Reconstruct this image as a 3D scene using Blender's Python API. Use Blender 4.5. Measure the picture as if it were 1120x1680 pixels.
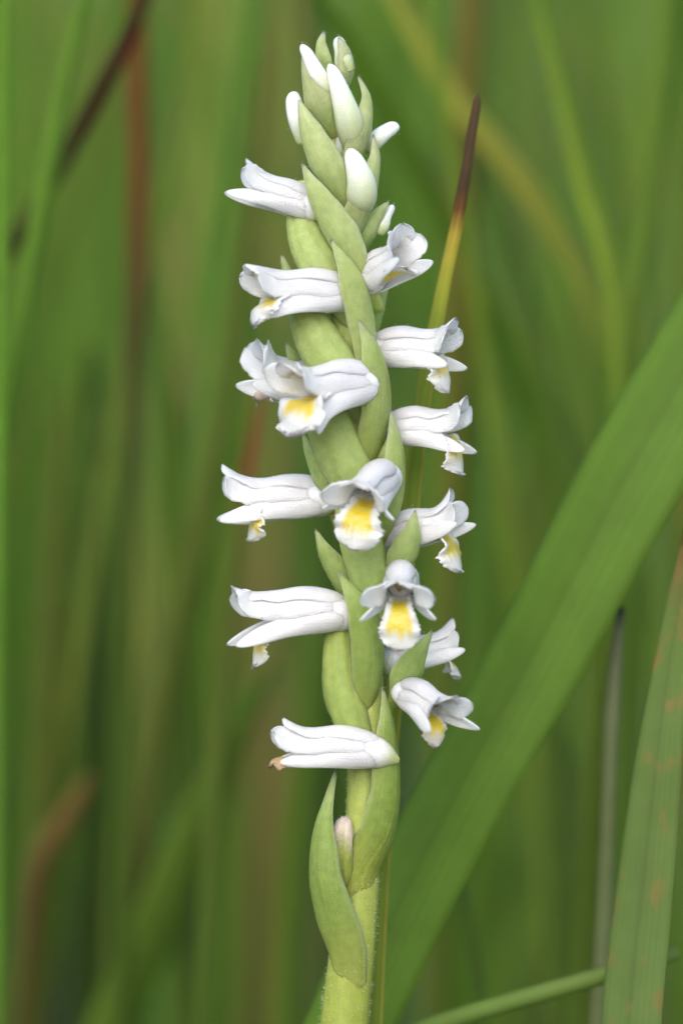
import bpy, math, random
import numpy as np
from mathutils import Vector, Matrix

random.seed(7)
rng = np.random.default_rng(11)
R = math.radians
sc = bpy.context.scene
for o in list(bpy.data.objects):
    bpy.data.objects.remove(o)

# ---------------------------------------------------------------- camera
DIST, MM, TILT = 0.35, 0.001, R(7.0)          # macro lens 35 cm from the flower spike
PX = 0.05 * MM                                 # one photo pixel in the focal plane
CENTRE = np.array([0.0, 0.0, 0.135])           # point of the spike in the middle of the frame
FWD = np.array([0, math.cos(TILT), -math.sin(TILT)])
UP = np.array([0, math.sin(TILT), math.cos(TILT)])
RIGHT = np.array([1.0, 0, 0])
CAM = CENTRE - FWD * DIST
cam_d = bpy.data.cameras.new('camera')
cam = bpy.data.objects.new('camera', cam_d)
sc.collection.objects.link(cam)
cam.location = CAM
cam.rotation_euler = (R(90) - TILT, 0, 0)
cam_d.sensor_fit = 'VERTICAL'
cam_d.sensor_height = 36
cam_d.sensor_width = 24
cam_d.lens = 150
cam_d.clip_start = 0.01
cam_d.clip_end = 1000
cam_d.dof.use_dof = True
cam_d.dof.focus_distance = DIST - 0.0015
cam_d.dof.aperture_fstop = 12.0
sc.camera = cam

# ---------------------------------------------------------------- sky, sun, exposure
SUN_EL, SUN_AZ = R(42), R(192)                 # azimuth clockwise from +Y
w = bpy.data.worlds.new('World')
sc.world = w
w.use_nodes = True
nt = w.node_tree
bg = nt.nodes['Background']
sky = nt.nodes.new('ShaderNodeTexSky')
sky.sky_type = 'NISHITA'
sky.sun_disc = False
sky.sun_elevation = SUN_EL
sky.sun_rotation = SUN_AZ
sky.air_density = 1.0
sky.dust_density = 2.2
sky.ozone_density = 1.0
nt.links.new(sky.outputs[0], bg.inputs[0])
bg.inputs[1].default_value = 0.135
sl = bpy.data.lights.new('sun', 'SUN')
sl.energy = 0.7
sl.angle = R(60)
sl.color = (1.0, 0.98, 0.95)
so = bpy.data.objects.new('sun', sl)
sc.collection.objects.link(so)
sd = Vector((math.sin(SUN_AZ) * math.cos(SUN_EL), math.cos(SUN_AZ) * math.cos(SUN_EL), math.sin(SUN_EL)))
so.rotation_euler = (-sd).to_track_quat('-Z', 'Y').to_euler()
so.location = (0, 0, 3)
vs = sc.view_settings
vs.view_transform = 'Standard'
vs.look = 'None'
vs.gamma = 1
vs.exposure = 1.10
vs.use_curve_mapping = False
sc.render.engine = 'CYCLES'
sc.cycles.use_denoising = True
sc.cycles.max_bounces = 10
sc.cycles.transmission_bounces = 6
sc.cycles.diffuse_bounces = 5

# ---------------------------------------------------------------- helpers
def at(px, py, d=0.0):
    """photo pixel + metres behind the focal plane -> world point"""
    k = (DIST + d) / DIST
    return CAM + (RIGHT * (px - 560) * PX + UP * (840 - py) * PX) * k + FWD * (DIST + d)

def unit(v):
    v = np.asarray(v, float)
    return v / (np.linalg.norm(v, axis=-1, keepdims=True) + 1e-12)

def spline(pts, t):
    """Catmull-Rom through pts (k,c) at parameters t in 0..1 (chord length spacing)"""
    p = np.asarray(pts, float)
    if p.ndim == 1:
        p = p[:, None]
    k = len(p)
    x = np.linspace(0, 1, k)
    return hermite(x, p, t)

def hermite(x, p, t):
    k = len(p)
    m = np.zeros_like(p)
    for i in range(k):
        a, b = max(i - 1, 0), min(i + 1, k - 1)
        m[i] = (p[b] - p[a]) / (x[b] - x[a] + 1e-12)
    i = np.clip(np.searchsorted(x, t, side='right') - 1, 0, k - 2)
    h = (x[i + 1] - x[i])[:, None]
    u = ((t - x[i]) / (x[i + 1] - x[i] + 1e-12))[:, None]
    return ((2*u**3 - 3*u**2 + 1) * p[i] + (u**3 - 2*u**2 + u) * h * m[i]
            + (-2*u**3 + 3*u**2) * p[i + 1] + (u**3 - u**2) * h * m[i + 1])

def path(pts, t):
    p = np.asarray(pts, float)
    d = np.linalg.norm(np.diff(p, axis=0), axis=1)
    x = np.concatenate([[0], np.cumsum(d)]) / d.sum()
    return hermite(x, p, t)

def lin(vals, t):
    vals = np.asarray(vals, float)
    return np.interp(t, np.linspace(0, 1, len(vals)), vals)

def smooth(e0, e1, x):
    t = np.clip((x - e0) / (e1 - e0 + 1e-12), 0, 1)
    return t * t * (3 - 2 * t)

def wob(n_terms, lo, hi):
    ph = rng.uniform(0, 6.28, n_terms); f = rng.uniform(lo, hi, n_terms); am = rng.uniform(.4, 1, n_terms)
    am /= am.sum()
    return lambda x: sum(am[i] * np.sin(f[i] * x + ph[i]) for i in range(n_terms))

def mix(c0, c1, t):
    t = np.asarray(t)[..., None]
    return np.asarray(c0) * (1 - t) + np.asarray(c1) * t

def link(name, verts, faces, mat, parent=None, col=None, origin=None, flat=False):
    verts = np.asarray(verts, float)
    if origin is None:
        origin = np.zeros(3)
    me = bpy.data.meshes.new(name)
    me.from_pydata((verts - origin).tolist(), [], faces)
    if col is not None:
        at_ = me.color_attributes.new('Col', 'FLOAT_COLOR', 'POINT')
        c4 = np.ones((len(verts), 4), np.float32)
        c4[:, :3] = col
        at_.data.foreach_set('color', c4.ravel())
    if not flat:
        me.polygons.foreach_set('use_smooth', [True] * len(me.polygons))
    me.materials.append(mat)
    me.update()
    ob = bpy.data.objects.new(name, me)
    sc.collection.objects.link(ob)
    if parent is not None:
        ob.parent = parent
        if '_org' in parent:
            pass
    return ob

def grid_faces(n, m, off=0, rev=False, wrap=False):
    f = []
    mm = m if wrap else m - 1
    for i in range(n - 1):
        for j in range(mm):
            a = off + i * m + j; b = off + i * m + (j + 1) % m
            c = b + m; d = a + m
            f.append((a, d, c, b) if rev else (a, b, c, d))
    return f

def grid_normals(V):
    du = np.gradient(V, axis=0); dv = np.gradient(V, axis=1)
    return unit(np.cross(dv, du))

def strip(spine, normal, width, curl, n=30, m=11, thick=0.2*MM, tip=0.25, base=0.0,
          frill=0.0, frill_f=9.0, jag=0.0, jag_f=30.0, jag_from=0.0, warp=0.0, twist=None, color=None, fold=0.0):
    """a leaf or petal: closed thin shell following a spine.
    normal: convex side; width: half widths along; curl: half arc angle along."""
    t = 1 - (1 - np.linspace(0, 1, n)) ** 1.35
    P = path(spine, t)
    N0 = spline(normal, t) if np.ndim(normal) == 2 else np.repeat([np.asarray(normal, float)], n, 0)
    T = unit(np.gradient(P, t, axis=0))
    B = unit(np.cross(T, N0)); N = unit(np.cross(B, T))
    w_ = spline(width, t)[:, 0]
    w_ = np.maximum(w_, 1e-6)
    u = np.clip((t - (1 - tip)) / max(tip, 1e-6), 0, 1)
    w_ = w_ * np.sqrt(np.maximum(1 - u ** 2, 0.0008))
    if base > 0:
        ub = np.clip((base - t) / base, 0, 1)
        w_ = w_ * np.sqrt(np.maximum(1 - ub ** 2, 0.02))
    ph = np.maximum(np.abs(lin(curl, t)), 0.02) * np.sign(lin(curl, t) + 1e-9)
    a = np.linspace(-1, 1, m)
    a = np.sign(a) * np.abs(a) ** 0.85
    V = np.zeros((n, m, 3))
    fr1, fr2, jg, wp = wob(4, frill_f * .6, frill_f * 1.6), wob(4, frill_f * .6, frill_f * 1.6), wob(5, jag_f * .6, jag_f * 1.8), wob(3, 3, 8)
    for j in range(m):
        aj = a[j]
        wj = w_ * np.ones(n)
        side = 0 if aj < 0 else 5.3
        if jag:
            wj = wj * (1 + jag * jg(t + side) * abs(aj) ** 4 * smooth(jag_from, jag_from + .15, t))
        Rr = wj / np.abs(ph)
        x = Rr * np.sin(np.abs(ph) * aj)
        z = (Rr * np.cos(ph * aj) - Rr) * np.sign(ph) + fold * wj * abs(aj)
        if frill:
            z = z + frill * w_.max() * abs(aj) ** 2.5 * (fr1(t + side)) * smooth(0.25, 0.7, t)
        if warp:
            z = z + warp * w_ * wp(t * 1.0 + aj * .4)
        V[:, j] = P + B * x[:, None] + N * z[:, None]
    if jag:      # uneven end of the strip as well
        tipj = wob(5, jag_f * .3, jag_f * .9)
        lift = jag * 0.9 * w_.max() * tipj(a)[None, :] * smooth(0.86, 1.0, t)[:, None]
        V = V + T[:, None, :] * lift[..., None]
    nr = grid_normals(V)
    edge = np.ones((n, m))
    edge *= (1 - 0.3 * np.abs(a)[None, :] ** 6)
    edge *= (1 - 0.25 * smooth(.85, 1, t)[:, None])
    top = V + nr * (thick / 2 * edge)[..., None]
    bot = V - nr * (thick / 2 * edge)[..., None]
    verts = np.concatenate([top.reshape(-1, 3), bot.reshape(-1, 3)])
    k = n * m
    faces = grid_faces(n, m, 0) + grid_faces(n, m, k, True)
    for i in range(n - 1):
        p, q = i * m, (i + 1) * m
        faces.append((p, q, q + k, p + k))
        p, q = i * m + m - 1, (i + 1) * m + m - 1
        faces.append((p, p + k, q + k, q))
    for j in range(m - 1):
        faces.append((j, j + k, j + 1 + k, j + 1))
        p = (n - 1) * m + j
        faces.append((p, p + 1, p + 1 + k, p + k))
    ss = np.repeat(t, m); aa = np.tile(a, n)
    col = None
    if color is not None:
        c = color(ss, aa)
        col = np.concatenate([c, c])
    return verts, faces, col, (V.reshape(-1, 3), nr.reshape(-1, 3), aa, ss)

def tube(spine, rad, n=30, m=16, flat=1.0, flat_dir=(0, 1, 0), color=None, groove=0.0, gk=3, rough=0.0, cap=True):
    t = np.linspace(0, 1, n)
    if cap:
        t = 0.5 - 0.5 * np.cos(np.pi * t)
    P = path(spine, t)
    T = unit(np.gradient(P, t, axis=0))
    F = np.asarray(flat_dir, float)
    B = unit(np.cross(T, F)); N = unit(np.cross(B, T))
    r = spline(rad, t)[:, 0]
    if cap:
        r = np.maximum(r, 1e-6)
    th = np.linspace(0, 2 * np.pi, m, endpoint=False)
    V = np.zeros((n, m, 3))
    wb = wob(4, 4, 14)
    for j in range(m):
        g = 1 - groove * (0.5 + 0.5 * np.cos(gk * th[j])) ** 6
        rr = r * g * (1 + rough * wb(t * 2 + th[j]))
        V[:, j] = P + B * (rr * math.cos(th[j]))[:, None] + N * (rr * flat * math.sin(th[j]))[:, None]
    verts = np.concatenate([V.reshape(-1, 3), P[:1], P[-1:]])
    faces = grid_faces(n, m, 0, True, True)
    k = n * m
    for j in range(m):
        faces.append((k, j, (j + 1) % m))
        faces.append((k + 1, (n - 1) * m + (j + 1) % m, (n - 1) * m + j))
    ss = np.concatenate([np.repeat(t, m), [0, 1]]); aa = np.concatenate([np.tile(th, n), [0, 0]])
    nr = unit(V - P[:, None, :])
    col = color(ss, aa) if color is not None else None
    return verts, faces, col, (V.reshape(-1, 3), nr.reshape(-1, 3), np.zeros(k), np.repeat(t, m))

def add_across(ob, aa):
    a_ = ob.data.attributes.new('across', 'FLOAT', 'POINT')
    a_.data.foreach_set('value', np.asarray(aa, np.float32))

# ---------------------------------------------------------------- materials
def new_mat(name):
    m = bpy.data.materials.new(name)
    m.use_nodes = True
    t = m.node_tree
    return m, t, t.nodes['Principled BSDF']

def tissue(name, radius, sss, rough, bump_scale, bump_d, noise_scale, noise_amt, cell=True, spec=0.4, speck=False, vein_d=.00008, trans=0.0):
    """living plant tissue: pigment from the Col attribute, light through it, fine cell relief"""
    m, t, p = new_mat(name)
    at_ = t.nodes.new('ShaderNodeAttribute'); at_.attribute_name = 'Col'
    tc = t.nodes.new('ShaderNodeTexCoord')
    nz = t.nodes.new('ShaderNodeTexNoise'); nz.inputs['Scale'].default_value = noise_scale; nz.inputs['Detail'].default_value = 5
    t.links.new(tc.outputs['Object'], nz.inputs['Vector'])
    mr = t.nodes.new('ShaderNodeMapRange')
    mr.inputs['From Min'].default_value = .25; mr.inputs['From Max'].default_value = .75
    mr.inputs['To Min'].default_value = 1 - noise_amt; mr.inputs['To Max'].default_value = 1 + noise_amt
    t.links.new(nz.outputs[0], mr.inputs[0])
    mx = t.nodes.new('ShaderNodeMix'); mx.data_type = 'RGBA'; mx.blend_type = 'MULTIPLY'; mx.inputs[0].default_value = 1
    t.links.new(at_.outputs['Color'], mx.inputs[6]); t.links.new(mr.outputs[0], mx.inputs[7])
    t.links.new(mx.outputs[2], p.inputs['Base Color'])
    p.inputs['Roughness'].default_value = rough
    p.inputs['Specular IOR Level'].default_value = spec
    p.inputs['Subsurface Weight'].default_value = sss
    p.inputs['Subsurface Radius'].default_value = radius
    p.inputs['Subsurface Scale'].default_value = 0.001
    if speck:
        sv = t.nodes.new('ShaderNodeTexVoronoi'); sv.inputs['Scale'].default_value = 750
        t.links.new(tc.outputs['Object'], sv.inputs['Vector'])
        sp = t.nodes.new('ShaderNodeMapRange'); sp.inputs['From Min'].default_value = .03; sp.inputs['From Max'].default_value = .055
        sp.inputs['To Min'].default_value = 1; sp.inputs['To Max'].default_value = 0
        t.links.new(sv.outputs['Distance'], sp.inputs[0])
        sx = t.nodes.new('ShaderNodeSeparateColor'); t.links.new(sv.outputs['Color'], sx.inputs[0])
        gt = t.nodes.new('ShaderNodeMath'); gt.operation = 'GREATER_THAN'; gt.inputs[1].default_value = .5
        t.links.new(sx.outputs[0], gt.inputs[0])
        mu = t.nodes.new('ShaderNodeMath'); mu.operation = 'MULTIPLY'
        t.links.new(sp.outputs[0], mu.inputs[0]); t.links.new(gt.outputs[0], mu.inputs[1])
        m3 = t.nodes.new('ShaderNodeMix'); m3.data_type = 'RGBA'
        t.links.new(mu.outputs[0], m3.inputs[0]); t.links.new(mx.outputs[2], m3.inputs[6]); m3.inputs[7].default_value = (.28, .20, .13, 1)
        t.links.new(m3.outputs[2], p.inputs['Base Color'])
    b0 = t.nodes.new('ShaderNodeBump'); b0.inputs['Distance'].default_value = vein_d; b0.inputs['Strength'].default_value = 1
    ua = t.nodes.new('ShaderNodeAttribute'); ua.attribute_name = 'across'
    n3 = t.nodes.new('ShaderNodeTexNoise'); n3.noise_dimensions = '1D'; n3.inputs['Scale'].default_value = 7; n3.inputs['Detail'].default_value = 2
    t.links.new(ua.outputs['Fac'], n3.inputs['W'])
    t.links.new(n3.outputs[0], b0.inputs['Height'])
    b = t.nodes.new('ShaderNodeBump'); b.inputs['Distance'].default_value = bump_d; b.inputs['Strength'].default_value = 1
    t.links.new(b0.outputs[0], b.inputs['Normal'])
    vo = t.nodes.new('ShaderNodeTexVoronoi') if cell else t.nodes.new('ShaderNodeTexNoise')
    vo.inputs['Scale'].default_value = bump_scale
    t.links.new(tc.outputs['Object'], vo.inputs['Vector'])
    t.links.new(vo.outputs[0], b.inputs['Height'])
    if cell:
        b.invert = True
    t.links.new(b.outputs[0], p.inputs['Normal'])
    if trans:
        tr = t.nodes.new('ShaderNodeBsdfTranslucent'); t.links.new(at_.outputs['Color'], tr.inputs[0])
        ms = t.nodes.new('ShaderNodeMixShader'); ms.inputs[0].default_value = trans
        t.links.new(p.outputs[0], ms.inputs[1]); t.links.new(tr.outputs[0], ms.inputs[2])
        t.links.new(ms.outputs[0], t.nodes['Material Output'].inputs['Surface'])
    return m

PETAL = tissue('white petal', (0.9, 0.9, 0.95), 0.8, 0.24, 6500, 0.000032, 1300, 0.03, speck=True, vein_d=.00004, spec=.6, trans=.06)
BRACT = tissue('bract green', (1.0, 1.3, 0.45), 0.95, 0.5, 9000, 0.000035, 1500, 0.15, speck=True, vein_d=.00007, trans=.15)
STEM = tissue('stem green', (0.8, 1.1, 0.3), 0.75, 0.45, 8000, 0.00003, 1200, 0.12)
HAIR = tissue('pale hair', (0.3, 0.3, 0.3), 0.3, 0.3, 9000, 0.00001, 900, 0.05)

def leaf_mat(name, vein=9000, rough=.55, trans=.4, blotch=None):
    """grass leaf: pigment from Col, fine lengthwise veins, some light passing through"""
    m, t, p = new_mat(name)
    out = t.nodes['Material Output']
    at_ = t.nodes.new('ShaderNodeAttribute'); at_.attribute_name = 'Col'
    tc = t.nodes.new('ShaderNodeTexCoord')
    nz = t.nodes.new('ShaderNodeTexNoise'); nz.inputs['Scale'].default_value = 300; nz.inputs['Detail'].default_value = 6
    t.links.new(tc.outputs['Object'], nz.inputs['Vector'])
    mr = t.nodes.new('ShaderNodeMapRange')
    mr.inputs['From Min'].default_value = .3; mr.inputs['From Max'].default_value = .7
    mr.inputs['To Min'].default_value = .93; mr.inputs['To Max'].default_value = 1.06
    t.links.new(nz.outputs[0], mr.inputs[0])
    uv = t.nodes.new('ShaderNodeAttribute'); uv.attribute_name = 'across'
    wv = t.nodes.new('ShaderNodeTexNoise'); wv.noise_dimensions = '1D'; wv.inputs['Scale'].default_value = 14; wv.inputs['Detail'].default_value = 2
    t.links.new(uv.outputs['Fac'], wv.inputs['W'])
    mv = t.nodes.new('ShaderNodeMapRange')
    mv.inputs['From Min'].default_value = .25; mv.inputs['From Max'].default_value = .75; mv.inputs['To Min'].default_value = .82; mv.inputs['To Max'].default_value = 1.18
    t.links.new(wv.outputs[0], mv.inputs[0])
    mm_ = t.nodes.new('ShaderNodeMath'); mm_.operation = 'MULTIPLY'
    t.links.new(mr.outputs[0], mm_.inputs[0]); t.links.new(mv.outputs[0], mm_.inputs[1])
    mx = t.nodes.new('ShaderNodeMix'); mx.data_type = 'RGBA'; mx.blend_type = 'MULTIPLY'; mx.inputs[0].default_value = 1
    t.links.new(at_.outputs['Color'], mx.inputs[6]); t.links.new(mm_.outputs[0], mx.inputs[7])
    colsock = mx.outputs[2]
    if blotch:
        n2 = t.nodes.new('ShaderNodeTexNoise'); n2.inputs['Scale'].default_value = blotch; n2.inputs['Detail'].default_value = 3
        mp = t.nodes.new('ShaderNodeMapping'); mp.inputs['Scale'].default_value = (1, 1, .55)
        t.links.new(tc.outputs['Object'], mp.inputs[0]); t.links.new(mp.outputs[0], n2.inputs['Vector'])
        r2 = t.nodes.new('ShaderNodeMapRange')
        r2.inputs['From Min'].default_value = .57; r2.inputs['From Max'].default_value = .74
        t.links.new(n2.outputs[0], r2.inputs[0])
        m2 = t.nodes.new('ShaderNodeMix'); m2.data_type = 'RGBA'
        t.links.new(r2.outputs[0], m2.inputs[0]); t.links.new(colsock, m2.inputs[6])
        m2.inputs[7].default_value = (.26, .205, .06, 1)
        colsock = m2.outputs[2]
    t.links.new(colsock, p.inputs['Base Color'])
    p.inputs['Roughness'].default_value = rough
    p.inputs['Specular IOR Level'].default_value = .16
    b = t.nodes.new('ShaderNodeBump'); b.inputs['Distance'].default_value = .00015; b.inputs['Strength'].default_value = .6
    t.links.new(wv.outputs[0], b.inputs['Height']); t.links.new(b.outputs[0], p.inputs['Normal'])
    tr = t.nodes.new('ShaderNodeBsdfTranslucent')
    g = t.nodes.new('ShaderNodeMix'); g.data_type = 'RGBA'; g.blend_type = 'MULTIPLY'; g.inputs[0].default_value = 1
    g.inputs[7].default_value = (1.5, 1.5, .7, 1)
    t.links.new(colsock, g.inputs[6]); t.links.new(g.outputs[2], tr.inputs[0])
    ms = t.nodes.new('ShaderNodeMixShader'); ms.inputs[0].default_value = trans
    t.links.new(p.outputs[0], ms.inputs[1]); t.links.new(tr.outputs[0], ms.inputs[2])
    t.links.new(ms.outputs[0], out.inputs['Surface'])
    return m

LEAF = leaf_mat('grass leaf')
LEAF_SPOT = leaf_mat('spotted grass leaf', blotch=520)
MEADOW = leaf_mat('meadow grass')

soil, st_, sp_ = new_mat('mossy soil')
_n = st_.nodes.new('ShaderNodeTexNoise'); _n.inputs['Scale'].default_value = 60; _n.inputs['Detail'].default_value = 8
_r = st_.nodes.new('ShaderNodeValToRGB')
_r.color_ramp.elements[0].position = .3; _r.color_ramp.elements[0].color = (.022, .030, .010, 1)
_r.color_ramp.elements[1].position = .7; _r.color_ramp.elements[1].color = (.07, .085, .025, 1)
_tc = st_.nodes.new('ShaderNodeTexCoord')
st_.links.new(_tc.outputs['Object'], _n.inputs['Vector']); st_.links.new(_n.outputs[0], _r.inputs[0])
st_.links.new(_r.outputs[0], sp_.inputs['Base Color']); sp_.inputs['Roughness'].default_value = .95
_b = st_.nodes.new('ShaderNodeBump'); _b.inputs['Distance'].default_value = .01
st_.links.new(_n.outputs[0], _b.inputs['Height']); st_.links.new(_b.outputs[0], sp_.inputs['Normal'])

# ---------------------------------------------------------------- ground
def make_ground():
    xs = np.concatenate([-np.geomspace(400, .3, 26), np.linspace(-.25, .25, 11), np.geomspace(.3, 400, 26)])
    k = len(xs)
    gx, gy = np.meshgrid(xs, xs, indexing='ij')
    rr = np.hypot(gx, gy)
    gz = -0.004 + 0.004 * np.sin(gx * 9) * np.cos(gy * 7) * np.clip(rr, 0, 1) + .05 * np.sin(gx * .21 + 1) * np.sin(gy * .17) * np.clip(rr / 10, 0, 1)
    v = np.stack([gx, gy, gz], -1).reshape(-1, 3)
    g = link('ground', v, grid_faces(k, k, 0, True), soil)
    g['kind'] = 'structure'
make_ground()

# ---------------------------------------------------------------- the orchid
ROOT = at(545, 1680, 0.0) + np.array([-0.004, -.006, 0.0])
ROOT[2] = 0.0
orchid = bpy.data.objects.new('orchid', None)
sc.collection.objects.link(orchid)
orchid.location = ROOT
orchid['label'] = 'upright green orchid spike with spiralling white flowers and yellow lips'
orchid['category'] = 'orchid'
hair_pts = []      # (position, normal, length)

def part(name, geo, mat, parent=None, hairs=0, hlen=0.22, hair_edge=0.0, smin=0.0, smax=1.0):
    v, f, c, surf = geo
    ob = link(name, v, f, mat, parent or orchid, c, ROOT)
    ac = surf[2]
    add_across(ob, np.concatenate([ac, ac]) if len(v) == 2 * len(ac) else np.concatenate([ac, np.zeros(len(v) - len(ac))]))
    if hairs:
        P, N, A, S = surf
        ok = np.where((S >= smin) & (S <= smax) & (np.abs(A) >= hair_edge))[0]
        for i in rng.choice(ok, hairs):
            sgn = 1
            j = rng.normal(0, .03 * MM, 3) + UP * rng.uniform(-.6, .6) * MM * (name == 'stem') + rng.uniform(-.2, .2) * MM * UP
            hair_pts.append((P[i] + j, unit(N[i] * sgn + rng.normal(0, .3, 3)), hlen * rng.uniform(.5, 1.2) * MM))
    return ob

# stem -------------------------------------------------------------
G_STEM_LO, G_STEM_HI = (.27, .315, .035), (.42, .49, .13)
stem_px = [(562, 1740, 1.5, 42), (565, 1680, 1.5, 40), (578, 1560, 1.2, 37), (592, 1420, .8, 31), (598, 1290, .5, 28), (600, 1150, .8, 30),
           (590, 1000, 1, 30), (592, 850, 1, 30), (582, 700, 1, 30), (570, 560, 1, 27), (560, 430, 1, 24), (556, 300, .8, 19), (552, 180, .5, 13), (545, 110, .5, 7)]
pts = [ROOT + np.array([0, 0, -.006]), ROOT + np.array([.001, .001, .03])] + [at(x, y, d * MM) for x, y, d, r in stem_px]
rad = [2.6 * MM, 2.3 * MM] + [r * PX for x, y, d, r in stem_px]
_d = np.concatenate([[0], np.cumsum(np.linalg.norm(np.diff(np.array(pts), axis=0), axis=1))]); _d /= _d[-1]
_tt = np.linspace(0, 1, 60)
radu = np.interp(_tt, _d, rad)
part('stem', tube(pts, radu, n=170, m=28, cap=False, rough=.03,
     color=lambda s, a: mix(G_STEM_LO, G_STEM_HI, smooth(.45, .8, s))), STEM, hairs=3600, hlen=.17, smin=.42, smax=.8)

# bracts -----------------------------------------------------------
TOWARD = -FWD
def vdir(alpha, yaw):
    """direction from image angle (0 right, 90 up) and yaw toward the camera, degrees"""
    a, y = R(alpha), R(yaw)
    return math.cos(y) * (math.cos(a) * RIGHT + math.sin(a) * UP) + math.sin(y) * TOWARD

def bract(pl, widths, ndir, curl, tone, tip=.45, hairs=25, thick=.22, warp=.06, base=.0, sheath=False):
    """pl: (px,py,depth mm) base->tip; widths: half widths in px"""
    (bx, by, bd), (b2, c2, d2) = pl[0], pl[1]
    dn = math.hypot(bx - b2, by - c2)
    ex = sheath if sheath else (bx + (bx - b2) / dn * 26, by + (by - c2) / dn * 26, bd + 2.2)
    pl = [ex, (bx, by, bd + (0 if sheath else .9))] + list(pl[1:])
    widths = [widths[0] * (.9 if sheath else .7)] + list(widths[:-1]) + [max(widths[-1], 8)]
    sp = [at(x, y, d * MM) for x, y, d in pl]
    lo, hi = np.array((.21, .30, .04)), np.array((.56, .65, .31))
    c_mid = lo * (1 - tone) + hi * tone
    c_edge = c_mid * .4 + np.array((.60, .68, .42)) * .6
    c_base = c_mid * np.array((1.12, 1.08, .75))
    wv = wob(4, 20, 60)
    def colr(s, a):
        c = mix(np.array((.30, .36, .05)) * (1 - tone) + np.array((.49, .56, .19)) * tone, c_mid, smooth(.1, .45, s))
        c = c * (1 + .06 * wv(a * 1.0)[:, None])
        c = mix(c, c_edge, .8 * smooth(.80, 1.0, np.abs(a)))[:] if False else c * (1 - .75 * smooth(.82, 1, np.abs(a)))[:, None] + c_edge * (.75 * smooth(.82, 1, np.abs(a)))[:, None]
        k = (.55 * smooth(.75, 1, s))[:, None]
        return c * (1 - k) + c_edge * k
    g = strip(sp, np.asarray(ndir), [w_ * PX for w_ in widths], curl, n=34, m=17, thick=thick * MM, tip=tip, base=base, warp=warp, jag=.06, jag_f=25, jag_from=.3, frill=.05, color=colr)
    return part('bract', g, BRACT, hairs=hairs * 6, hlen=.06, hair_edge=.0)

def ovary(pl, radii, tone, flat=.9, hairs=140):
    sp = [at(x, y, d * MM) for x, y, d in pl]
    lo, hi = np.array((.28, .37, .075)), np.array((.46, .555, .25))
    c = lo * (1 - tone) + hi * tone
    return part('ovary', tube(sp, [r * PX for r in radii], n=30, m=40, flat=flat, flat_dir=TOWARD, groove=.07, gk=6,
                color=lambda s, a: mix(c, c * np.array((1.1, 1.05, .9)), s)), BRACT, hairs=hairs, hlen=.07)

def V(alpha, yaw):
    return vdir(alpha, yaw)

# upper spike
bract([(548, 225, -1.0, ), (522, 175, -2.2), (507, 125, -2.4), (497, 92, -2.0)], [16, 31, 24, 15], V(190, 70), [1.0, 1.2, 1.1, .8], .72)
bract([(528, 130, .5), (528, 95, .0), (526, 72, -.2), (531, 53, -.3)], [12, 17, 13, 5], V(150, 70), [1.1, 1.2, 1.0, .8], .75)
bract([(556, 160, 1), (570, 120, 0), (566, 85, -.3), (556, 62, -.3)], [14, 19, 18, 12], V(20, 65), [1.1, 1.2, 1.1, .8], .85)
bract([(580, 285, -.9), (598, 220, -1.7), (604, 165, -1.5), (588, 126, -1.6)], [26, 27, 17, 6], V(8, 48), [1.1, 1.2, 1.1, .8], .7)
bract([(568, 345, -1.5), (533, 280, -2.8), (505, 215, -2.8), (490, 165, -2.0)], [22, 36, 29, 10], V(195, 65), [1.0, 1.3, 1.2, .8], .66)
bract([(572, 405, -.9), (604, 325, -1.6), (618, 262, -1.2), (612, 222, -.9)], [30, 31, 21, 6], V(-15, 50), [1.1, 1.2, 1.1, .8], .6)
bract([(604, 490, -1.6), (560, 400, -3.0), (520, 325, -3.2), (496, 270, -2.6)], [24, 36, 31, 8], V(200, 62), [.9, 1.2, 1.2, .8], .55)
ovary([(585, 530, .4), (548, 470, -.6), (508, 405, -.6), (492, 350, .2), (500, 300, 1)], [22, 34, 35, 25, 12], .58)
bract([(588, 420, 1.0), (605, 385, .5), (622, 352, .4), (637, 332, .6)], [12, 19, 17, 6], V(15, 60), [.8, 1.0, 1.0, .8], .62)
bract([(612, 640, -1.5), (602, 540, -2.6), (580, 455, -3.3), (542, 393, -3.4)], [24, 31, 29, 4], V(20, 60), [1.0, 1.2, 1.1, .8], .42)
bract([(492, 500, 2.0), (478, 470, 2.2), (468, 440, 2.4), (462, 420, 2.5)], [16, 14, 10, 5], V(170, 60), [1.0, 1.0, 1.0, .8], .6)
ovary([(600, 690, .4), (562, 620, -.7), (522, 560, -.8), (502, 510, -.2), (500, 450, .8)], [24, 38, 40, 30, 16], .48)
bract([(615, 540, 2.0), (622, 510, 2.0), (628, 485, 2.1), (636, 463, 2.2)], [14, 13, 11, 5], V(10, 60), [1.0, 1.0, 1.0, .8], .55)
bract([(598, 770, -1.2), (625, 680, -2.4), (618, 590, -3.0), (586, 520, -3.0)], [30, 36, 31, 4], V(12, 58), [1.0, 1.2, 1.2, .8], .30)
bract([(512, 640, 1.0), (492, 605, .6), (478, 580, .5), (470, 564, .6)], [16, 17, 14, 5], V(30, 70), [1.0, 1.0, .9, .8], .42)
ovary([(612, 860, .4), (580, 790, -.7), (552, 730, -.9), (534, 670, -.4), (530, 600, .8)], [26, 37, 41, 34, 18], .40)
bract([(548, 850, .5), (528, 795, -.6), (507, 745, -.7), (497, 712, -.3)], [20, 27, 20, 5], V(195, 55), [1.0, 1.2, 1.1, .8], .36)
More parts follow.
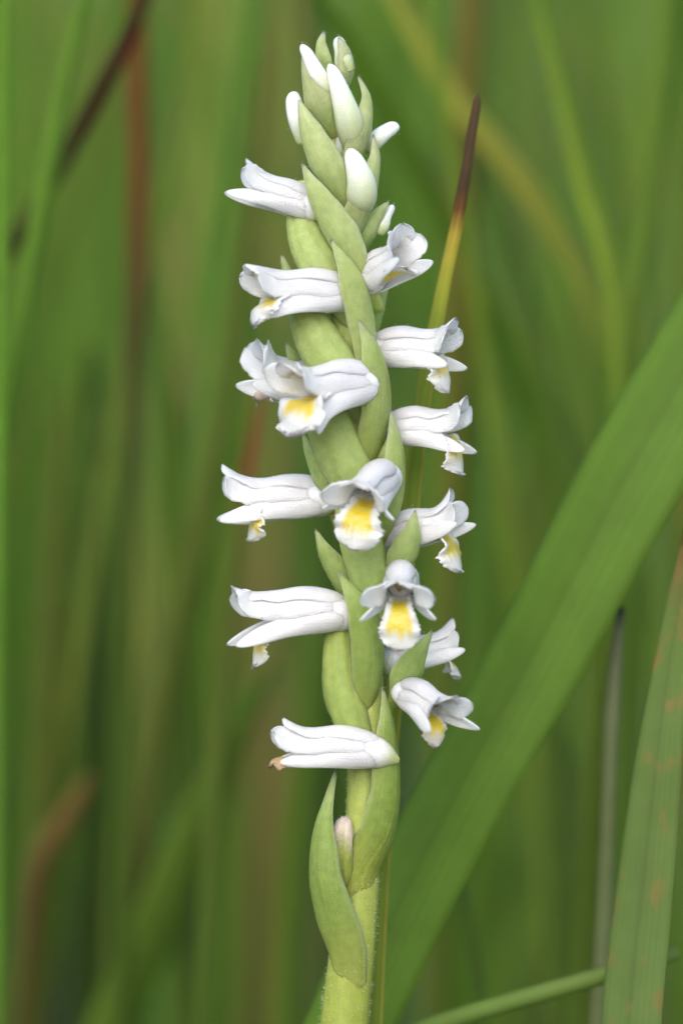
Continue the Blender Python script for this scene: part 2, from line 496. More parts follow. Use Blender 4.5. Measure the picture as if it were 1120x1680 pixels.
# around the middle
bract([(620, 905, -.8), (652, 830, -1.8), (656, 750, -1.9), (640, 672, -1.6)], [26, 30, 29, 5], V(-5, 40), [1.0, 1.3, 1.2, .8], .30)
bract([(618, 760, -.9), (632, 740, -1.2), (642, 715, -1.4), (646, 690, -1.5)], [10, 11, 9, 3], V(180, 60), [.8, .9, .9, .8], .55, hairs=6)
ovary([(622, 1040, .2), (610, 960, -.9), (592, 890, -1.1), (580, 820, -.6), (570, 760, .6)], [22, 33, 36, 33, 18], .36)
bract([(652, 960, -1.4), (665, 920, -2.4), (677, 880, -2.6), (681, 838, -2.2)], [24, 33, 26, 5], V(-8, 65), [1.0, 1.2, 1.1, .8], .36)
bract([(580, 1000, .4), (555, 950, -.3), (530, 905, -.2), (518, 870, .2)], [24, 29, 22, 8], V(200, 60), [1.0, 1.2, 1.1, .8], .28)
bract([(590, 1190, -1.0), (612, 1090, -2.1), (600, 1010, -2.7), (555, 940, -2.7)], [30, 37, 34, 4], V(0, 65), [1.0, 1.2, 1.2, .8], .16)
bract([(648, 1150, -1.0), (670, 1110, -2.0), (688, 1070, -2.2), (708, 1036, -1.9)], [14, 31, 22, 5], V(20, 65), [1.0, 1.1, 1.0, .8], .30)
ovary([(606, 1290, .5), (582, 1200, -.3), (562, 1130, -.4), (556, 1060, .0), (560, 1000, .8)], [20, 28, 32, 28, 14], .2)
bract([(582, 1215, .2), (550, 1170, -.7), (537, 1110, -.9), (545, 1050, -.6)], [24, 28, 21, 10], V(195, 50), [1.0, 1.2, 1.1, .8], .24)
# big lower bracts
bract([(598, 1432, -.85), (634, 1368, -1.4), (648, 1285, -1.6), (640, 1190, -1.4), (628, 1130, -1.0)], [50, 47, 42, 30, 6],
      [V(-60, 80), V(-30, 70), V(-15, 50), V(-8, 42), V(-8, 42), V(-8, 42)], [1.5, 1.55, 1.45, 1.35, 1.3, 1.2, .8], .06, tip=.35, sheath=(589, 1500, -.35), hairs=50)
bract([(560, 1575, -.7), (536, 1505, -1.5), (522, 1440, -2.1), (525, 1365, -2.2), (541, 1300, -1.7), (551, 1264, -1.2)], [43, 51, 46, 34, 15, 4],
      [V(190, 58), V(190, 60), V(190, 58), V(188, 55), V(188, 55), V(188, 60), V(188, 60)], [1.4, 1.4, 1.4, 1.3, 1.2, 1.0, .6], .16, tip=.3, sheath=(560, 1660, .2), hairs=60)
# withered bud inside the lowest bract
def wither(s, a):
    return mix((.32, .37, .07), (.66, .54, .47), smooth(.5, .85, s + .08 * np.sin(3 * a)))
_tt = np.linspace(0, 1, 31)
_wr = (spline([10, 16, 20, 19, 17], _tt)[:, 0] * np.sqrt(np.maximum(1 - np.clip((_tt - .74) / .26, 0, 1) ** 2.4, .004))) * PX
part('withered_bud', tube([at(566, 1470, 0.4 * MM), at(562, 1425, -.5 * MM), at(561, 1385, -.7 * MM), at(564, 1355, -.6 * MM), at(570, 1340, -.4 * MM)],
     list(_wr), n=34, m=24, flat=.9, flat_dir=TOWARD, groove=.16, gk=4, color=wither, rough=.09), BRACT, hairs=110, hlen=.14, smin=.4)

# flowers ----------------------------------------------------------
WHITE = np.array((.865, .86, .895))
def flower(base, depth, alpha, yaw, L, roll=0, lift=.5, hump=1.0, spread=.3, pet_dz=.0, sep_drop=.4, splay=.35, sep_len=1.0, lip_drop=1.0, lip_len=1.0,
           lip_w=1.0, lip_tip=(.78, .76, .74), yellow=1.0, green=.4, age=0.0, pet_len=1.0, dor_len=1.0, girth=1.0, lip_back=0.0, lip_curl=1.0, seed_j=.06, yel_w=.74, yel_end=.76):
    O = at(base[0], base[1], depth * MM)
    X = unit(vdir(alpha, yaw))
    U0 = UP if abs(np.dot(X, UP)) < .9 else TOWARD
    Yv = unit(np.cross(U0, X)); Z = np.cross(X, Yv)
    cr, sr = math.cos(R(roll)), math.sin(R(roll))
    Yv, Z = Yv * cr + Z * sr, Z * cr - Yv * sr
    k = L / 9.0 * MM
    g = girth * 1.14
    def W(p):
        p = np.asarray(p, float)
        return O + (X * p[0] + Yv * p[1] * g + Z * p[2] * g) * k
    def D(v):
        return X * v[0] + Yv * v[1] + Z * v[2]
    cg = np.array((.50, .56, .20))
    cw = WHITE * (1 - age) + np.array((.74, .66, .60)) * age
    pv = wob(4, 6, 16)
    pink = np.array((.98, .93, .97))
    def pc(s, a):
        c = mix(cg, cw, smooth(-.12, .30 * green + .02, s))
        c = c * (1 - .05 * (0.5 + .5 * pv(a * 2.2)))[:, None]
        kk = (.6 * smooth(.1, .35, s) * (1 - smooth(.35, .6, s)))[:, None]
        return c * (1 - kk) + c * pink * kk
    def tube_c(s, a):
        return mix(cg, cw, smooth(.02, .45, s))
    body = part('flower', tube([W((-1.5, 0, -.5)), W((-.4, 0, -.15)), W((.8, 0, .15)), W((2.0, 0, .25)), W((3.0, 0, .25))],
                [.3 * k * g, 1.15 * k * g, 1.5 * k * g, 1.45 * k * g, 1.1 * k * g], n=18, m=22, flat=1.0, flat_dir=Z, color=tube_c), PETAL, hairs=14, hlen=.13)
    # hood: upper sepal lying over two petals
    q = lambda *p: [W(np.asarray(x, float) + (rng.normal(0, seed_j, 3) * np.array((1, .6, 1)) if i > 2 else 0)) for i, x in enumerate(p)]
    part('dorsal_sepal', strip(q((-.5, 0, .9), (.9, 0, 1.75 + .1 * hump), (3.2, 0, 1.8 + .35 * hump), (5.6, 0, 1.55 + .15 * hump), (7.4 * dor_len, 0, 1.5 + .45 * lift), (9.0 * dor_len, 0, 1.6 + 1.2 * lift)), D((0, 0, 1)),
         [1.5 * k * g, 1.85 * k * g, 1.78 * k * g, 1.45 * k * g, 1.45 * k * g, 1.45 * k * g], [1.5, 1.5, 1.35, 1.25, 1.05, .75], n=36, m=17, thick=.18 * k, tip=.12,
         frill=.13, frill_f=18, jag=.09, jag_f=60, jag_from=.65, warp=.05, color=pc), PETAL, body, hairs=40, hlen=.12, smax=.6)
    for s_ in (-1, 1):
        part('petal', strip(q((0, .8 * s_, .5), (1.4, 1.34 * s_, .62), (3.6, 1.38 * s_, .56), (5.8, 1.2 * s_, .5), (7.4 * pet_len, (1.05 + .5 * spread) * s_, .6 + .4 * pet_dz + .2 * lift), (8.8 * pet_len, (1.0 + 1.9 * spread) * s_, .65 + 1.3 * pet_dz + .8 * lift)),
             [D((0, s_, .45)), D((0, s_, .35)), D((0, s_, .3)), D((-.25 * spread, s_, .35)), D((-.8 * spread, s_, .5)), D((-1.2 * spread, s_, .7))],
             [.9 * k * g, 1.2 * k * g, 1.2 * k * g, 1.05 * k * g, 1.2 * k * g, 1.2 * k * g], [.8, .85, .8, .6, .35, .1], n=34, m=13, thick=.18 * k, tip=.14,
             frill=.2, frill_f=18, jag=.09, jag_f=60, jag_from=.65, warp=.06, color=pc), PETAL, body)
        part('lateral_sepal', strip(q((-.6, .6 * s_, -.45), (.9, 1.3 * s_, -.5), (3.4, (1.42 + .1 * splay) * s_, -.5 - .15 * sep_drop), (5.8, (1.42 + .5 * splay) * s_, -.55 - .6 * sep_drop), (9.0 * sep_len, (1.35 + 1.9 * splay) * s_, -.55 - 1.5 * sep_drop)),
             [D((0, s_, -.35)), D((0, s_, -.3)), D((0, s_, .0)), D((0, s_, .25)), D((0, s_, .4))],
             [1.0 * k * g, 1.25 * k * g, .92 * k * g, .74 * k * g, .56 * k * g], [1.1, 1.0, .7, .5, .3], n=30, m=13, thick=.24 * k, tip=.28, warp=.09, frill=.06, color=pc), PETAL, body, hairs=10, hlen=.1, smax=.5)
    # lip: channelled, bending down at the mouth, ragged white edge, yellow middle
    ye = np.array((.72, .52, .012))
    yn = wob(4, 10, 30)
    def lc(s, a):
        edge = np.asarray(lip_tip)
        c = mix(cw, edge, smooth(.3, .7, s))
        r_ = np.abs(a) / yel_w + .10 * yn(s * 1.5 + a)
        m_ = (1 - smooth(.72, 1.02, r_)) * smooth(.30, .48, s) * (1 - smooth(yel_end, yel_end + .15, s + .05 * yn(a * 2))) * yellow * np.clip(.97 + .10 * yn(s * 4 - a * 3), 0, 1)
        return c * (1 - m_[:, None]) + ye * m_[:, None]
    e = 7.2 - lip_back
    part('lip', strip(q((.3, 0, -.7), (2.5, 0, -1.0), (4.6, 0, -1.0), (e - .5, 0, -1.0 - .2 * lip_drop), (e + .6 * lip_len, 0, -1.1 - 1.3 * lip_drop * lip_len), (e + .9 * lip_len, 0, -1.2 - 3.5 * lip_drop * lip_len)),
         [D((0, 0, 1)), D((0, 0, 1)), D((0, 0, 1)), D((.5, 0, .9)), D((.95, 0, .3)), D((1, 0, 0))],
         [.9 * k * g, 1.0 * k * g, 1.1 * k * g * min(lip_w, 1), 1.3 * k * g * lip_w, 1.9 * k * g * lip_w, 1.75 * k * g * lip_w], [-.9, -1.0, -1.0, -.6, .8 * lip_curl, 1.2 * lip_curl], n=56, m=21, thick=.26 * k, tip=.16,
         frill=.20, frill_f=34, jag=.15, jag_f=130, jag_from=.45, color=lc), PETAL, body, hairs=0)
    def cc(s, a):
        c = mix((.62, .66, .34), (.70, .68, .40), s)
        kk = smooth(.86, .97, s)[:, None]
        return c * (1 - kk) + np.array((.30, .16, .06)) * kk
    part('column', tube(q((1.0, 0, .1), (3.0, 0, .3), (4.6, 0, .45), (5.6, 0, .35)), [.5 * k, .62 * k, .6 * k, .16 * k], n=16, m=14, flat=.9, flat_dir=Z, color=cc), PETAL, body)
    return body

flower((514, 345), -.6, 157, 4, 6.7, lift=.45, hump=.6, spread=.4, sep_drop=.9, splay=.1, lip_drop=.15, lip_len=.5, lip_w=.6, lip_back=.6, green=.2, sep_len=1.08, girth=.95)
flower((572, 487), -.9, 176, 24, 9.2, lift=.25, spread=.5, sep_drop=1.2, splay=.15, lip_drop=.5, lip_len=1.0, lip_w=1.2, lip_curl=.6, pet_dz=.1, sep_len=.82, girth=.86, hump=.8, yel_w=.85)
flower((534, 650), 2.2, 163, 18, 7.0, lift=.9, spread=.8, sep_drop=.3, splay=.4, lip_drop=.4, lip_len=.4, pet_dz=.5, girth=1.25, age=.05, lip_tip=(.66, .46, .36), yellow=.3)
flower((612, 633), -1.6, 184, 36, 9.2, lift=.5, spread=.75, sep_drop=2.0, splay=.25, lip_drop=.6, lip_w=1.6, lip_len=1.15, lip_curl=.4, sep_len=.78, pet_dz=.35, hump=.9, girth=.88, yel_w=.8)
flower((532, 822), 1.2, 178, 4, 8.5, lift=.75, spread=.35, sep_drop=.85, splay=.25, lip_drop=.75, lip_len=.8, lip_w=1.1, lip_curl=1.3, lip_back=1.4, hump=.6, sep_len=1.02, pet_dz=.15, girth=.95, yel_w=1.1, yel_end=.8)
flower((636, 785), -1.8, 215, 62, 7.8, lift=.25, spread=.95, sep_drop=.5, splay=1.0, lip_drop=.75, lip_len=1.15, lip_w=1.15, lip_curl=.5, lip_back=.4, pet_dz=-.35, sep_len=.82, girth=.98, roll=-8)
flower((568, 1010), -.2, 178, 10, 9.6, lift=.4, spread=.35, sep_drop=1.4, splay=.5, lip_drop=1.05, lip_len=.85, lip_w=.85, lip_curl=1.3, lip_back=.9, hump=1.1, sep_len=.98, pet_dz=.05, girth=.84, yel_w=1.1, yel_end=.8)
flower((624, 1237), -1.7, 175, 8, 9.2, lift=.7, spread=.3, sep_drop=.55, splay=.1, lip_drop=.25, lip_len=.8, lip_w=.75, lip_back=-.9, age=.14, lip_tip=(.50, .32, .17), yellow=.7, sep_len=.9, pet_dz=-.1, girth=.80, dor_len=.9)
flower((600, 466), -.6, 36, 42, 6.1, lift=.7, spread=.55, sep_drop=.5, splay=.4, lip_drop=.1, lip_len=.8, lip_back=.6, lip_curl=.2, green=1.0, pet_dz=.2, girth=1.15)
flower((612, 578), 1.2, 2, 24, 7.4, lift=.85, spread=.45, sep_drop=.75, splay=.5, lip_drop=.85, lip_len=.88, lip_w=1.15, lip_curl=1.1, pet_dz=.15, green=.6, girth=.98, yel_w=.9)
flower((636, 708), 1.4, 4, 18, 6.9, lift=.95, spread=.4, sep_drop=1.3, splay=.3, lip_drop=.95, lip_len=1.0, lip_w=1.2, lip_curl=1.1, pet_dz=.3, green=.6, girth=1.0, sep_len=1.0, yel_w=.95)
flower((634, 885), 1.2, 14, 20, 7.0, lift=1.3, spread=.45, sep_drop=-.1, splay=.6, lip_drop=.95, lip_len=1.0, lip_w=1.35, lip_curl=.9, pet_dz=-.2, green=.6, girth=1.0, dor_len=.9, lip_back=.7, yel_w=.85)
flower((660, 950), -1.9, 255, 74, 7.0, lift=.3, spread=1.1, sep_drop=.6, splay=1.0, lip_drop=.95, lip_len=1.0, lip_w=.95, lip_curl=.4, lip_back=.3, pet_dz=-.4, sep_len=1.0, girth=1.06)
flower((636, 1090), 2.2, 16, -8, 6.2, lift=.8, spread=.4, sep_drop=.0, splay=.4, lip_drop=.6, green=.5, girth=1.05)
flower((660, 1136), -1.0, 335, 52, 6.9, lift=.5, spread=.85, sep_drop=.35, splay=.9, lip_drop=.9, lip_len=.8, lip_w=.8, lip_back=.7, pet_dz=.1, sep_len=1.1, girth=.92, lip_tip=(.70, .62, .52), age=.04)

# buds --------------------------------------------------------------
def bud(pl, radii, green=.35, flat=.9):
    sp = [at(x, y, d * MM) for x, y, d in pl]
    tt = np.linspace(0, 1, 41)
    rr = spline(list(radii[:-1]) + [radii[-2] * .8], tt)[:, 0] * np.sqrt(np.maximum(1 - np.clip((tt - .78) / .22, 0, 1) ** 2.2, .004)) * np.sqrt(np.maximum(1 - np.clip((.12 - tt) / .12, 0, 1) ** 2, .05))
    radii = list(rr)
    return part('bud', tube(sp, [r * PX for r in radii], n=44, m=26, flat=flat, flat_dir=TOWARD, groove=.07, gk=3,
                color=lambda s, a: mix((.52, .60, .24), WHITE * np.array((.97, 1, .93)), smooth(.02, green + .45, s + .06 * np.cos(3 * a)))), PETAL, hairs=18, hlen=.1)
bud([(540, 170, -1.0), (522, 128, -2.0), (506, 92, -2.1), (497, 78, -1.8), (494, 73, -1.7)], [20, 20, 16, 11, 3], .25)
bud([(584, 255, 1.0), (579, 225, -.8), (570, 188, -2.0), (556, 145, -2.4), (545, 116, -2.3), (539, 105, -2.2)], [16, 22, 24, 20, 15, 4], .62)
bud([(505, 235, .2), (488, 195, -.6), (482, 165, -.6), (483, 150, -.4)], [18, 17, 15, 4], .2)
bud([(600, 250, 1.2), (622, 225, .8), (642, 211, .8), (655, 207, .9)], [12, 15, 13, 4], .2)
bud([(588, 355, 1.0), (592, 330, -.8), (593, 302, -1.9), (584, 272, -2.3), (576, 254, -2.2), (571, 244, -2.1)], [16, 21, 27, 24, 18, 4], .62)
bud([(567, 122, .5), (562, 90, .2), (556, 70, .2), (552, 61, .3)], [15, 16, 12, 4], .7)
bud([(560, 255, .3), (558, 238, .0), (556, 228, .0), (556, 222, .0)], [9, 9, 7, 2], .3)
bud([(617, 385, 1.3), (632, 358, 1.2), (641, 343, 1.2), (645, 336, 1.2)], [12, 14, 8, 3], .3)

# glandular hairs on stem, bracts and flower backs
def hairs():
    v, f = [], []
    for p, n, l in hair_pts:
        b = unit(np.cross(n, (.3, .2, .9))); c = np.cross(n, b)
        o = len(v); r = .012 * MM; kx = .029 * MM
        for q in range(3):
            an = q * 2.094
            v.append(p + (b * math.cos(an) + c * math.sin(an)) * r)
        tip_ = p + n * l
        for q in range(3):
            an = q * 2.094
            v.append(tip_ - n * kx + (b * math.cos(an) + c * math.sin(an)) * r * .8)
        for q in range(3):
            f.append((o + q, o + (q + 1) % 3, o + 3 + (q + 1) % 3, o + 3 + q))
        h = len(v)
        v += [tip_ - n * kx, tip_ + b * kx, tip_ + c * kx, tip_ - b * kx, tip_ - c * kx, tip_ + n * kx]
        for q in range(4):
            f.append((h, h + 1 + (q + 1) % 4, h + 1 + q)); f.append((h + 5, h + 1 + q, h + 1 + (q + 1) % 4))
    col = np.tile((.70, .72, .58), (len(v), 1))
    h = link('glandular_hair', np.array(v), f, HAIR, orchid, col, ROOT)
    h['kind'] = 'stuff'
hairs()

# ---------------------------------------------------------------- single grass leaves and stems that can be told apart
def to_ground(pts, spread=.6):
    """continue the leaf from its lowest seen point down to where it is rooted"""
    p = [np.array(q) for q in pts]
    d = unit(p[-1] - p[-2]); q = p[-1]
    z0 = q[2]
    if z0 > .002:
        slope = d[:2] / max(-d[2], .25)
        for f_ in (.35, .7, 1.0, 1.06):
            p.append(np.array([q[0] + slope[0] * z0 * spread * (f_ - .3 * f_ * f_), q[1] + slope[1] * z0 * spread * f_, z0 * (1 - f_)]))
    return p

def leaf(name, label, cat, px, depth, widths, cols, face=(0, 45), fold=.12, group=None, mat=None, thick=.25, tip=.2, n=60, edge_col=None, closed_top=True, curl=.25, spread=.6):
    """px: (x,y) top -> bottom in photo pixels, all on one plane `depth` mm behind the focus;
    widths: full width in px along; cols: list of (position 0 tip..1 lowest seen, colour)"""
    dd = depth if isinstance(depth, (list, tuple)) else [depth] * len(px)
    vis = [at(x, y, d * MM) for (x, y), d in zip(px, dd)]
    pts = to_ground(vis, spread)
    pts = pts[::-1]                                    # base -> tip
    P = np.array(pts)
    seg = np.concatenate([[0], np.cumsum(np.linalg.norm(np.diff(P, axis=0), axis=1))])
    tot = seg[-1]
    vis_len = np.linalg.norm(np.diff(np.array(vis), axis=0), axis=1).sum()
    fv = vis_len / tot                                 # visible share of the leaf
    kf = (DIST + np.mean(dd) * MM) / DIST
    ts = np.linspace(0, 1, 40)
    vis_s = np.clip((1 - ts) / fv, 0, 1)               # 0 at tip .. 1 at lowest seen
    wd = np.interp(vis_s, np.linspace(0, 1, len(widths)), widths) * PX * kf / 2
    cp = [c[0] for c in cols]
    cv = np.array([c[1] for c in cols])
    wn = wob(4, 8, 30); wa = wob(4, 2, 9)
    def colr(s, a):
        v = (1 - s) / fv + .012 * wn(s * 3 + a)
        c = np.stack([np.interp(v, cp, cv[:, i]) for i in range(3)], -1) * (1 + .14 * wa(a + .1 * s) - .10 * np.exp(-(a / .07) ** 2))[:, None]
        if edge_col is not None:
            kk = (smooth(.62, .9, np.abs(a)) * smooth(.2, .26, v))[:, None]
            c = c * (1 - kk) + np.asarray(edge_col) * kk
        return c
    org = P[0].copy(); org[2] = 0
    nd = unit(vdir(*face) if not isinstance(face, np.ndarray) else face)
    g = strip(pts, nd, list(wd), [curl], n=n, m=13, thick=thick * MM, tip=tip * fv, color=colr, fold=-fold, warp=.02)
    # keep the origin at the foot of the leaf
    ob = link(name, g[0], g[1], mat or LEAF, None, g[2], org)
    ob.location = org
    add_across(ob, np.concatenate([g[3][2], g[3][2]]))
    ob['label'] = label; ob['category'] = cat
    if group: ob['group'] = group
    return ob

def stalk(name, label, cat, px, depth, width, cols, group=None, spread=.6):
    dd = depth if isinstance(depth, (list, tuple)) else [depth] * len(px)
    vis = [at(x, y, d * MM) for (x, y), d in zip(px, dd)]
    pts = to_ground(vis, spread)[::-1]
    P = np.array(pts)
    tot = np.linalg.norm(np.diff(P, axis=0), axis=1).sum()
    fv = np.linalg.norm(np.diff(np.array(vis), axis=0), axis=1).sum() / tot
    kf = (DIST + np.mean(dd) * MM) / DIST
    ts = np.linspace(0, 1, 40); vs_ = np.clip((1 - ts) / fv, 0, 1)
    rd = np.interp(vs_, np.linspace(0, 1, len(width)), width) * PX * kf / 2
    cp = [c[0] for c in cols]; cv = np.array([c[1] for c in cols])
    def colr(s, a):
        v = (1 - s) / fv
        return np.stack([np.interp(v, cp, cv[:, i]) for i in range(3)], -1)
    org = P[0].copy(); org[2] = 0
    g = tube(pts, list(rd), n=60, m=14, cap=False, color=colr, flat_dir=(0, 1, .1))
    ob = link(name, g[0], g[1], LEAF, None, g[2], org)
    ob.location = org
    add_across(ob, np.concatenate([g[3][2], [0, 0]]))
    ob['label'] = label; ob['category'] = cat
    if group: ob['group'] = group
    return ob

GR, GB, GD, GG = (.115, .19, .026), (.155, .26, .03), (.07, .125, .022), (.16, .22, .07)
OL, YL, BR, RU, TN = (.155, .20, .034), (.34, .36, .05), (.09, .034, .016), (.22, .08, .024), (.19, .20, .05)

leaf('grass_leaf', 'broad fresh green grass leaf slanting behind the orchid', 'leaf',
     [(1290, 312), (1190, 502), (1105, 648), (1000, 834), (880, 1066), (765, 1275), (665, 1468), (568, 1680), (500, 1850)], [20, 19, 18, 17, 16, 15, 15, 15, 15], [150, 178, 180, 172, 160, 155, 152, 150],
     [(0, (.125, .225, .032)), (.5, (.125, .23, .025)), (1, (.12, .225, .024))], face=(150, 68), fold=.16, tip=.02, curl=.2)
leaf('grass_leaf', 'greyish green grass leaf with rusty spots and brown tip', 'leaf',
     [(1128, 838), (1122, 940), (1099, 1085), (1082, 1213), (1058, 1429), (1032, 1680)], [7, 7, 7, 6, 6, 6], [8, 46, 62, 80, 92, 100, 103],
     [(0, (.09, .045, .02)), (.06, (.13, .07, .025)), (.11, (.24, .18, .06)), (.2, (.14, .215, .05)), (1, (.15, .23, .062))], face=(200, 70), fold=.1, mat=LEAF_SPOT, tip=.12, curl=.2)
stalk('dry_stalk', 'thin pale dry stalk with dark tip beside the spotted leaf', 'stalk',
     [(1018, 995), (1014, 1030), (1004, 1150), (996, 1350), (986, 1600), (980, 1700)], 22, [12, 26, 24, 26, 30, 32],
     [(0, (.03, .02, .025)), (.03, (.10, .08, .06)), (.06, (.22, .24, .13)), (.5, (.17, .21, .085)), (1, (.19, .23, .10))])
stalk('green_stalk', 'round green stalk leaning almost flat behind the spotted leaf', 'stalk',
     [(1112, 1564), (1085, 1573), (985, 1602), (850, 1640), (680, 1695)], [12, 12, 12, 12, 12], [22, 30, 30, 31, 32],
     [(0, (.17, .25, .06)), (1, (.15, .24, .045))], spread=.8)
leaf('grass_leaf', 'narrow yellow-edged leaf with dark brown withered tip behind white flowers', 'leaf',
     [(784, 152), (766, 265), (748, 370), (725, 480), (705, 590), (689, 690), (677, 800), (668, 900), (650, 1100), (628, 1400), (614, 1690)], 6.0,
     [12, 17, 19, 21, 23, 25, 26, 27, 27, 26, 25, 24, 24, 24, 24, 24],
     [(0, (.12, .08, .04)), (.10, (.10, .062, .03)), (.118, (.065, .035, .015)), (.135, (.30, .14, .03)), (.155, (.54, .44, .07)), (.2, (.44, .44, .06)), (.26, (.30, .38, .05)), (.5, (.27, .36, .045)), (1, (.22, .30, .04))],
     face=(195, 80), fold=.12, tip=.012, edge_col=(.50, .42, .08), curl=.3, thick=.35)

B = 'blurred grass leaves behind the orchid'
def bl(label, px, depth, widths, cols, name='grass_leaf', **kw):
    leaf(name, label, 'leaf', px, depth * .82, widths, cols, group=B, n=44, tip=kw.pop('tip', .12), **kw)

bl('thin vivid green leaf standing upright far from the orchid', [(14, -60), (9, 100), (8, 300), (4, 700), (0, 1000)], 50, [22, 26, 26, 28], [(0, (.20, .38, .04)), (1, (.18, .34, .04))])
bl('slender green leaf crossing in front of the dark brown leaf', [(158, -80), (140, 0), (100, 180), (70, 350), (38, 530), (8, 690), (-30, 900)], 56, [30, 40, 42, 42], [(0, (.18, .32, .04)), (1, (.17, .31, .035))])
bl('slanting leaf with withered dark brown upper half', [(262, -60), (205, 75), (132, 215), (60, 340), (-10, 455), (-120, 640)], 66, [30, 34, 36, 34, 34], [(0, BR), (.36, (.07, .03, .015)), (.42, (.10, .12, .03)), (1, (.10, .13, .03))])
bl('upright reddish brown withered leaf', [(228, -80), (230, 100), (231, 300), (228, 480), (222, 660), (214, 900), (205, 1200)], 95, [44, 42, 42, 40, 40, 42], [(0, RU), (.3, RU), (.42, (.15, .08, .025)), (.55, (.10, .12, .025)), (1, GR)])
bl('long olive leaf leaning from the bottom toward the spike', [(440, 60), (415, 300), (385, 560), (345, 800), (290, 1050), (240, 1350), (190, 1690)], 105, [30, 48, 55, 58, 58], [(0, OL), (.6, OL), (1, TN)])
bl('rusty orange leaf tip just beside the spike', [(428, 640), (415, 730), (398, 830), (380, 1000), (360, 1300), (340, 1690)], 78, [20, 44, 46, 46], [(0, (.27, .09, .03)), (.14, (.27, .09, .03)), (.22, OL), (1, GR)])
bl('bent leaf with withered orange-brown tip', [(152, 1268), (112, 1345), (66, 1425), (50, 1560), (34, 1700)], 105, [26, 52, 40, 32, 32], [(0, (.30, .20, .06)), (.3, (.24, .16, .05)), (.5, (.16, .10, .035)), (1, (.14, .11, .03))])
bl('wide bright green leaf slanting up to the lower flowers', [(455, 1080), (400, 1205), (310, 1400), (250, 1550), (190, 1700)], 105, [20, 70, 100, 108, 112], [(0, GR), (1, GB)], tip=.3, spread=1.0)
bl('upright pale olive leaf beside the withered orange-brown tip', [(110, 620), (95, 900), (85, 1200), (70, 1500), (60, 1700)], 120, [30, 60, 60, 62], [(0, OL), (1, (.14, .18, .03))])
bl('upright olive brown leaf behind the narrow dark-tipped leaf', [(782, -80), (772, 150), (765, 350), (755, 600), (742, 900), (730, 1200)], 110, [70, 76, 74, 66, 60], [(0, (.20, .17, .035)), (.5, (.19, .19, .03)), (1, OL)])
bl('yellowish leaf slanting behind the narrow dark-tipped leaf', [(600, -90), (660, 10), (735, 140), (850, 285), (935, 410), (1000, 560), (1040, 760)], 100, [30, 44, 46, 46, 44], [(0, YL), (.45, (.30, .30, .04)), (1, GB)])
bl('curved lime green leaf above the broad slanting leaf', [(870, -60), (915, 110), (960, 300), (1005, 450), (1018, 560), (1020, 800)], 80, [40, 44, 44, 46], [(0, GB), (.5, (.25, .34, .035)), (1, GB)])
bl('tall green leaf passing above the broad slanting leaf', [(1110, -80), (1085, 160), (1062, 380), (1040, 560), (1010, 850)], 84, [56, 62, 60, 58], [(0, (.17, .28, .035)), (1, (.17, .25, .035))])
bl('dark green leaf leaning behind the yellowish slanting leaf', [(800, 250), (850, 430), (895, 600), (940, 790), (965, 950)], 110, [30, 50, 52, 52], [(0, GR), (1, GR)])
bl('dark thin leaf leaning under the broad slanting leaf', [(720, 1330), (760, 1480), (795, 1690)], 60, [14, 22, 26], [(0, GD), (1, GR)])
bl('wide green leaf standing under the broad slanting leaf', [(905, 1080), (915, 1300), (930, 1500), (940, 1700)], 105, [40, 80, 86, 88], [(0, GR), (1, GR)])
bl('lime green leaf rising behind the lowest white flower', [(520, 1020), (500, 1250), (485, 1450), (470, 1700)], 130, [30, 56, 60, 60], [(0, GB), (1, GB)])
bl('dark green upright leaf behind the upper buds', [(500, -80), (515, 60), (530, 220), (545, 500), (550, 800)], 140, [40, 44, 46, 46], [(0, GD), (1, GD)])
bl('bluish green upright leaf beside the reddish brown leaf', [(150, 560), (160, 800), (165, 1050), (160, 1400), (150, 1700)], 135, [30, 70, 74, 76], [(0, GD), (1, GD)])
bl('mid green leaf between the olive leaf and the reddish brown leaf', [(262, 420), (275, 640), (285, 850), (290, 1000), (300, 1300), (305, 1700)], 115, [24, 52, 56, 56], [(0, GB), (1, GR)])
bl('fine green leaf crossing behind the dry pale stalk', [(1060, 900), (1045, 1150), (1030, 1400), (1020, 1700)], 75, [20, 40, 42], [(0, GR), (1, GR)])

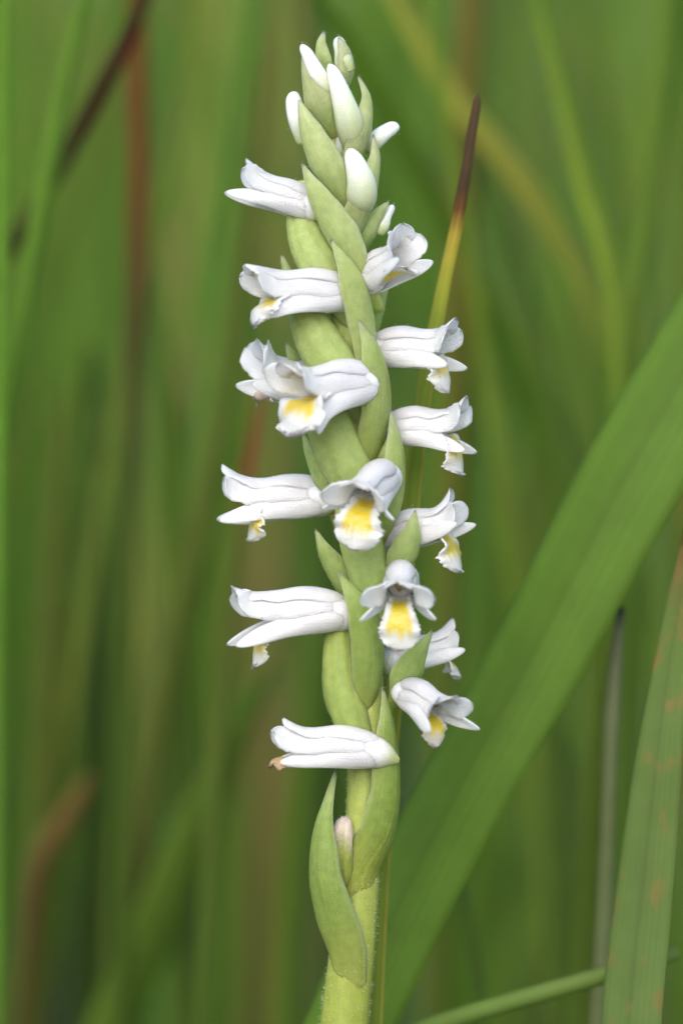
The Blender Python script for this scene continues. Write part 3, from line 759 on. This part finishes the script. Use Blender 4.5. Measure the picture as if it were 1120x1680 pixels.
# ---------------------------------------------------------------- the rest of the meadow, one mass nobody could count
def meadow():
    vs_, fs, cs, ac = [], [], [], []
    cols = np.array([(.10, .175, .024), (.13, .22, .03), (.07, .12, .02), (.155, .21, .035), (.12, .17, .06), (.20, .20, .04), (.26, .20, .07), (.15, .07, .025)])
    prob = np.array([.30, .24, .15, .14, .09, .06, .02, .01]); prob /= prob.sum()
    nn = 9
    t = np.linspace(0, 1, nn)
    cnt = 0
    def blade(x, y, h, wd, lean, az, ci):
        nonlocal cnt
        bend = lean * t ** 1.8 * h
        px = x + bend * math.cos(az); py = y + bend * math.sin(az); pz = h * t * (1 - .25 * lean * lean * t)
        th = rng.uniform(-.9, .9)
        ax, ay = math.cos(th), math.sin(th)
        w_ = wd * (1 - t ** 2.2) * (.7 + .3 * np.minimum(t * 4, 1)) + .00015
        c = cols[ci] * np.array((1.12, 1.22, 1.25)) * rng.uniform(.75, 1.3) * np.array([rng.uniform(.85, 1.2), 1, rng.uniform(.8, 1.2)])
        cc = np.repeat([c], nn, 0)
        if rng.random() < .12:
            k = smooth(.7, .95, t)[:, None]
            cc = cc * (1 - k) + np.array((.20, .12, .04)) * k
        L_ = np.stack([px - ax * w_, py - ay * w_, pz], -1); M_ = np.stack([px - ay * w_ * .35, py + ax * w_ * .35, pz], -1); R_ = np.stack([px + ax * w_, py + ay * w_, pz], -1)
        vs_.append(np.stack([L_, M_, R_], 1).reshape(-1, 3)); cs.append(np.repeat(cc, 3, 0)); ac.append(np.tile([-1, 0, 1], nn))
        fs.extend(grid_faces(nn, 3, cnt)); cnt += nn * 3
    def place(n, x0, x1, y0, y1, ok, hmin, hmax, w0=.0007, w1=.0024, ls=.32):
        k = 0
        while k < n:
            x, y = rng.uniform(x0, x1), rng.uniform(y0, y1)
            if not ok(x, y):
                continue
            k += 1
            blade(x, y, rng.uniform(hmin, hmax), rng.uniform(w0, w1), abs(rng.normal(.0, ls)), rng.uniform(0, 6.28), rng.choice(len(cols), p=prob))
    place(90, -.17, .17, .095, .20, lambda x, y: True, .13, .26, .0005, .0013, .16)
    place(480, -.30, .30, .16, .42, lambda x, y: True, .14, .30)
    place(1500, -.7, .7, .42, 1.0, lambda x, y: True, .14, .30)
    place(3600, -1.3, 1.3, 1.0, 2.4, lambda x, y: True, .14, .30)
    place(4000, -2.5, 2.5, 2.4, 5.0, lambda x, y: True, .16, .32)
    place(500, -.9, .9, -.5, .2, lambda x, y: abs(x) > .34, .10, .2)
    ob = link('meadow_grass', np.concatenate(vs_), fs, MEADOW, None, np.concatenate(cs))
    add_across(ob, np.concatenate(ac))
    ob['kind'] = 'stuff'; ob['label'] = 'dense blurred green meadow grass filling the background'; ob['category'] = 'grass'
meadow()
